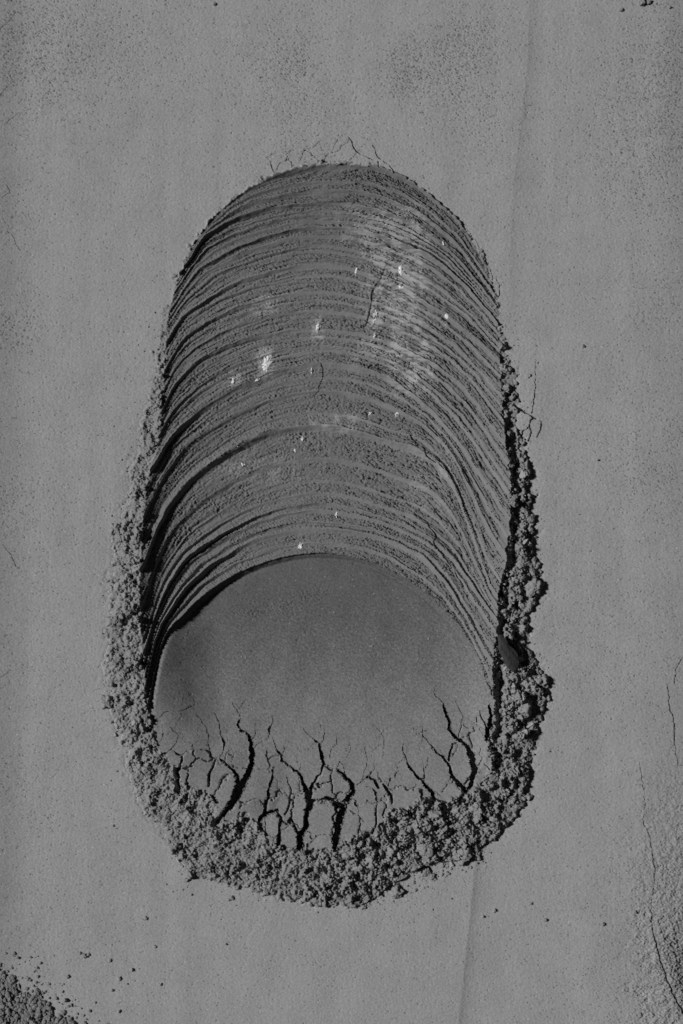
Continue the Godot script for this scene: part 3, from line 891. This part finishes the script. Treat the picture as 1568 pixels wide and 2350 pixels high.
func clod_label(sx: float, sy: float, r: float, f: float, tint: String, stretch: Vector3) -> String:
	var size := pick(r, [2.2, 2.9, 3.7], ["tiny", "small", "middling", "large"])
	var tone_word: String = {"clod": "grey", "clod_dark": "darker", "clod_light": "paler"}[tint]
	var edge := pick(f, [0.34, 0.67], ["on the inner edge", "on the back", "at the outer foot"])
	var place := ""
	if sy > 3080:
		place = "of the bottom bank " + pick(sx, [760, 950, 1110, 1270, 1420, 1580, 1740], ["at its far left", "below the widest left crack", "under two small plates", "under the square end plate", "under the wide dark gap", "under the last broad plate", "right of the end plates", "at its right corner"])
	elif sx > 1300:
		place = "of the right bank " + pick(sy, [1600, 1800, 2000, 2200, 2380, 2530, 2690, 2850, 2980], ["at its narrow top", "beside the cracked ground flakes", "just below the ground flakes", "higher than the bowl", "level with the bowl rim", "just above the dark flake", "beside the dark flake", "just below the dark flake", "beside the first floor cracks", "beside the right cracks"])
	else:
		place = "of the left bank " + pick(sy, [1850, 2050, 2200, 2400, 2560, 2720, 2900], ["at its narrow top", "above the cracked jutting clod", "around the cracked jutting clod", "above the round pitted clod", "around the round pitted clod", "above the dark round clod", "around the dark round clod", "beside the first cracks"])
	return "%s %s clod %s %s" % [size, tone_word, edge, place]

func scatter(called: String, text: String, spots: Array, dark := false):
	# spots: [Vector3 in mm, radius]
	var o := Node3D.new()
	thing(o, called, text, "crumbs", "", "stuff")
	var parts := [[], [], [], [], [], []]
	for s in spots: parts[rng.randi() % 6].append(s)
	for k in 6:
		if parts[k].is_empty(): continue
		var mmesh := MultiMesh.new()
		mmesh.transform_format = MultiMesh.TRANSFORM_3D
		mmesh.mesh = crumb_meshes[k]
		mmesh.instance_count = parts[k].size()
		for i in parts[k].size():
			var r: float = parts[k][i][1]
			var b := Basis.from_euler(Vector3(rng.randf_range(0, TAU), rng.randf_range(0, TAU), rng.randf_range(0, TAU))).scaled(Vector3(1, rng.randf_range(0.7, 1.0), 1) * r * 0.001)
			mmesh.set_instance_transform(i, Transform3D(b, parts[k][i][0] * 0.001))
		var mi := MultiMeshInstance3D.new()
		mi.name = "crumb" if k == 0 else "crumb_%03d" % k
		mi.multimesh = mmesh
		mi.material_override = mats["clod_dark"] if dark else mats[["clod", "clod_dark", "clod", "clod_light", "clod", "clod"][k]]
		mi.set_meta("kind", "stuff")
		o.add_child(mi, true)

func make_crumbs():
	var sets := {"left": [], "bottom": [], "right": []}
	var made := 0
	while made < 4600:
		var x := rng.randf_range(400, 2230) * K - CX
		var z := rng.randf_range(1250, 3660) * K - CZ
		var d1 := sample(din, x, z)
		var d2 := sample(dout, x, z)
		if d1 < 0.5: continue
		if d2 > 0.0 and rng.randf() > 0.30 * exp(-d2 / 12.0): continue
		var r := 0.45 + 1.2 * pow(rng.randf(), 3.0)
		if d2 > 0.0: r *= 0.75
		var sx := (x + CX) / K
		var sy := (z + CZ) / K
		var side := "bottom" if sy > 3080 else ("right" if sx > 1300 else "left")
		sets[side].append([Vector3(x, ground_at(x, z) + r * 0.25, z), r])
		made += 1
	scatter("loose_crumbs", "fine loose crumbs over the left bank of rubble", sets["left"])
	scatter("loose_crumbs", "fine loose crumbs over the bottom bank of rubble", sets["bottom"])
	scatter("loose_crumbs", "fine loose crumbs over the right bank of rubble", sets["right"])
	# the heap of crumbs that reaches in at the bottom left corner
	var pile := []
	made = 0
	while made < 2500:
		var sx := rng.randf_range(-110, 560)
		var sy := rng.randf_range(3800, 4210)
		var e := (sy - 3900) - maxf(0.0, sx) * 0.60 - maxf(0.0, sx - 230) * 0.5 + 22.0 * sin(sx * 0.05) + 14.0 * sin(sx * 0.13 + 1.0)
		if e < 0 and rng.randf() > 0.34 * exp(e / 48.0): continue
		var r := 0.7 + 2.6 * pow(rng.randf(), 1.7)
		var lift := clampf(e / 120.0, 0.0, 1.0) * rng.randf() * 4.0
		if e < 0: r *= 0.6
		var x := sx * K - CX
		var z := sy * K - CZ
		pile.append([Vector3(x, ground_at(x, z) + r * 0.3 + lift, z), r])
		made += 1
	scatter("crumb_heap", "heap of dark loose crumbs in the bottom left corner", pile, true)

# an irregular chip that lies on the relief
func chip(called: String, sx: float, sy: float, lx: float, lz: float, turn: float, mat: String, text: String, category: String, group := ""):
	var st := SurfaceTool.new()
	st.begin(Mesh.PRIMITIVE_TRIANGLES)
	var cx := sx * K - CX
	var cz := sy * K - CZ
	var rings := 4
	var seg := 18
	var wob := noise(FastNoiseLite.TYPE_SIMPLEX_SMOOTH, 1.1, int(sx + sy), 2)
	var base := Vector3(cx, ground_at(cx, cz), cz)
	var jag := PackedFloat32Array()
	for i in seg: jag.append(rng.randf_range(0.85, 1.1))
	for j in rings + 1:
		for i in seg:
			var a := TAU * i / seg
			var u := float(j) / rings
			var rad := (1.0 + 0.6 * wob.get_noise_2d(cos(a) * 1.2, sin(a) * 1.2)) * (1.0 if j < rings - 1 else jag[i]) * minf(u, 1.0)
			var p := Vector2(cos(a) * lx * rad, sin(a) * lz * rad).rotated(turn)
			var x := cx + p.x
			var z := cz + p.y
			var top := 0.55 * (1.0 - u * u * u) + 0.5 * wob.get_noise_2d(x * 1.4, z * 1.4)
			st.add_vertex((Vector3(x, ground_at(x, z) + (top if j < rings else -0.8), z) - base) * 0.001)
	for j in rings:
		for i in seg:
			var a := j * seg + i
			var b := j * seg + (i + 1) % seg
			st.add_index(a); st.add_index(b); st.add_index(a + seg)
			st.add_index(b); st.add_index(b + seg); st.add_index(a + seg)
	st.generate_normals()
	var o := MeshInstance3D.new()
	o.mesh = st.commit()
	o.material_override = mats[mat]
	o.position = base * 0.001
	thing(o, called, text, category, group)

func make_small_things():
	# white mineral flecks in the ridges: x, y, half width, half length (mm), turn
	for c in [
		[1064, 1450, 4.0, 8.0, 0.25, "largest white fleck, crumbled across the ridges left of centre"],
		[1030, 1516, 2.6, 1.2, -0.4, "small white fleck just below the largest white one"],
		[930, 1520, 1.7, 3.0, 0.2, "faint pale fleck left of the largest white one"],
		[1270, 1304, 1.7, 5.0, 0.15, "tall white fleck near the middle of the ridges"],
		[1605, 1075, 2.2, 5.0, -0.15, "bright white fleck high on the right of the ridges"],
		[1605, 1140, 2.4, 3.0, -0.5, "white fleck just below the high bright one on the right"],
		[1425, 1080, 1.1, 3.4, 0.2, "thin white crescent fleck high in the middle of the ridges"],
		[1502, 1255, 1.8, 6.0, 0.2, "streaky white fleck beside the dark upright crack"],
		[1500, 1335, 1.5, 3.6, 0.05, "broken white fleck below the streaky one by the upright crack"],
		[1788, 1262, 1.6, 2.2, 0.0, "upper of two white flecks far right on the ridges"],
		[1786, 1288, 1.5, 2.4, 0.0, "lower of two white flecks far right on the ridges"],
		[1245, 1482, 0.9, 3.2, 0.1, "slim white fleck beside the short crack in mid ridges"],
		[1208, 1752, 1.5, 3.0, 0.2, "pale fleck on the smooth ledge below the short crack"],
		[1178, 1798, 1.2, 1.9, -0.3, "pale fleck under another on the smooth ledge below the short crack"],
		[970, 1857, 2.2, 1.9, 0.3, "round pale fleck on the broad left ledge"],
		[1347, 2058, 1.1, 3.4, 0.05, "slim white fleck in a small crack above the bowl"],
		[1200, 2186, 1.8, 4.0, 0.3, "clean-edged white chip in the last ridge above the bowl"],
		[1590, 1655, 1.7, 2.6, 0.4, "faint pale fleck right of centre above the dark band"],
		[1776, 970, 1.6, 2.2, -0.4, "small pale fleck near the upper right edge of the ridges"],
		[1545, 893, 1.2, 1.2, 0.0, "tiny white fleck near the top of the ridges"],
		[1480, 1650, 1.6, 1.8, 0.0, "dim pale fleck at the middle of the lower ridges"]]:
		chip("white_fleck", c[0], c[1], c[2] * 1.3, c[3] * 1.2, c[4], "chalk", c[5], "fleck")
	for c in [
		[980, 2635, "right one of a close pair of pale grains on the bowl floor's left"],
		[964, 2632, "left one of a close pair of pale grains on the bowl floor's left"],
		[1007, 2840, "pale grain between two forked cracks' tips, lower left on the bowl floor"],
		[1280, 2607, "pale grain alone at the very middle of the bowl floor"],
		[1337, 2454, "bright tiny grain high in the middle of the bowl floor"],
		[1490, 2590, "pale grain right of the middle of the bowl floor, above a fainter one"],
		[1540, 2673, "faint pale grain right of the middle of the bowl floor, below another"],
		[1605, 2750, "pale grain lowest of those in the right half of the bowl floor"],
		[1755, 2680, "pale grain farthest right on the bowl floor"],
		[1450, 2825, "pale grain low in the middle of the bowl floor, above the cracks"],
		[1718, 2560, "pale grain high on the right of the bowl floor"]]:
		chip("pale_grain", c[0], c[1], 1.1, 1.1, 0.0, "clod_light", c[2], "grain", "pale grains in the bowl floor")
	# smooth slab leaning out of the right rim, its shade painted into the colour
	var out := mm([1989, 2541, 1997, 2536, 2009, 2543, 2022, 2556, 2030, 2574, 2046, 2586, 2058, 2597, 2068, 2612, 2073, 2630, 2076, 2646, 2070, 2668, 2061, 2679, 2050, 2684, 2040, 2672, 2027, 2662, 2018, 2640, 2006, 2619, 1998, 2604, 1992, 2590, 1994, 2565])
	var c := Vector2.ZERO
	for p in out: c += p
	c /= out.size()
	var st := SurfaceTool.new()
	st.begin(Mesh.PRIMITIVE_TRIANGLES)
	st.set_smooth_group(-1)
	var n := out.size()
	for k in n:
		var p0 := out[k] - c
		var p1 := out[(k + 1) % n] - c
		var a := Vector3(p0.x, 0, p0.y) * 0.001
		var b := Vector3(p1.x, 0, p1.y) * 0.001
		var dn := Vector3(0, -0.005, 0)
		var rise := [0.0, 0.0007, 0.0013, 0.0016]
		var size := [1.0, 0.93, 0.62, 0.3]
		var bump := func(p: Vector3, k2: int) -> Vector3: return Vector3(p.x * size[k2], rise[k2] + 0.0003 * sin(p.x * 900.0 * size[k2]) * cos(p.z * 700.0 * size[k2]) * (1.0 if k2 > 0 else 0.0), p.z * size[k2])
		for ring in 3:
			var q0: Vector3 = bump.call(a, ring)
			var q1: Vector3 = bump.call(b, ring)
			var q2: Vector3 = bump.call(a, ring + 1)
			var q3: Vector3 = bump.call(b, ring + 1)
			for v in [q2, q0, q1, q2, q1, q3]: st.add_vertex(v)
		for v in [Vector3(0, 0.0017, 0), bump.call(a, 3), bump.call(b, 3), a, a + dn, b + dn, a, b + dn, b]: st.add_vertex(v)
	st.generate_normals()
	var slab := MeshInstance3D.new()
	slab.mesh = st.commit()
	slab.material_override = mats["slab"]
	slab.position = Vector3(c.x, maxf(ground_at(c.x, c.y), 8.0) + 5.0, c.y) * 0.001
	slab.rotation_degrees = Vector3(0, 0, -16)
	thing(slab, "smooth_flake", "dark smooth flake of clay tilted outwards on the right rim", "flake")
	# crumbs lying alone on the ground: x, y, radius, label
	for p in [
		[337, 3822, 2.6, "largest of three dark crumbs close together above the corner heap"],
		[322, 3812, 1.6, "left one of three crumbs close together above the corner heap"],
		[355, 3818, 1.6, "right one of three crumbs close together above the corner heap"],
		[584, 3673, 1.7, "pale crumb alone on the ground below the bottom left rubble"],
		[620, 3786, 1.6, "pale crumb alone on the ground, next down from the highest"],
		[527, 3880, 2.0, "crumb with a bright left side on the lower left ground"],
		[478, 3914, 2.0, "bright crumb on the ground right of the corner heap"],
		[643, 3937, 1.7, "bright crumb by a white speck near the bottom edge"],
		[440, 3841, 1.6, "dark crumb between the three crumbs and the bright one"],
		[477, 4044, 1.8, "pale crumb near the bottom edge right of the corner heap"],
		[450, 3962, 1.5, "small crumb right of the corner heap, above the bottom one"],
		[270, 3905, 1.8, "dark crumb at the upper fringe of the corner heap"],
		[262, 4000, 2.6, "large dark crumb at the right fringe of the corner heap"],
		[1297, 3615, 2.9, "dark ring-shaped crumb just below the bottom bank"],
		[930, 3590, 2.0, "crumb of a loose pair under the bottom bank, left of centre"],
		[915, 3598, 1.5, "smaller crumb of a loose pair under the bottom bank"],
		[767, 3577, 1.2, "tiny crumb under the left tip of the bottom bank"],
		[905, 3776, 1.3, "tiny dark crumb alone in the lower middle of the ground"],
		[1933, 3667, 1.6, "pale crumb on the ground below the right end of the bottom bank"],
		[1977, 3642, 1.8, "dark crumb right of a pale one below the bottom bank"],
		[2183, 3682, 1.9, "dark crumb alone on the lower right ground"],
		[2412, 3696, 1.8, "crumb among specks on the far lower right ground"],
		[2540, 3648, 1.6, "crumb beside the long crack at the lower right"],
		[2125, 3615, 1.4, "thin crumb right of centre on the lower right ground"],
		[447, 2740, 1.8, "small dark crumb lying off the left bank, above the dark round clod"],
		[447, 2888, 1.6, "small crumb just below the dark round clod at the left"],
		[461, 2938, 1.7, "small pale crumb, lower of two below the dark round clod"],
		[596, 3212, 2.4, "round dark crumb at the lower left foot of the rubble"],
		[454, 3304, 1.2, "tiny dark pit-like crumb alone on the lower left ground"],
		[2485, 38, 2.0, "round crumb near the top right corner"],
		[2565, 4, 4.0, "dark lump cut by the top edge at the right"],
		[2595, 8, 2.6, "small dark lump beside the one at the top edge"],
		[2680, 30, 1.6, "small crumb in the top right corner"],
		[857, 15, 1.7, "pale crumb at the top edge left of centre"],
		[2118, 1500, 1.6, "pale sliver on the ground right of the right bank's upper end"],
		[2390, 1840, 1.3, "tiny white grain on the open ground at the right"],
		[2335, 1385, 1.7, "dark speck-like crumb on the open ground at the upper right"]]:
		put_lump("ground_crumb", p[0] * K - CX, p[1] * K - CZ, p[2], "clod_light" if "pale" in p[3] or "bright" in p[3] or "white" in p[3] else "clod", p[3], "crumb", "", 0.3)
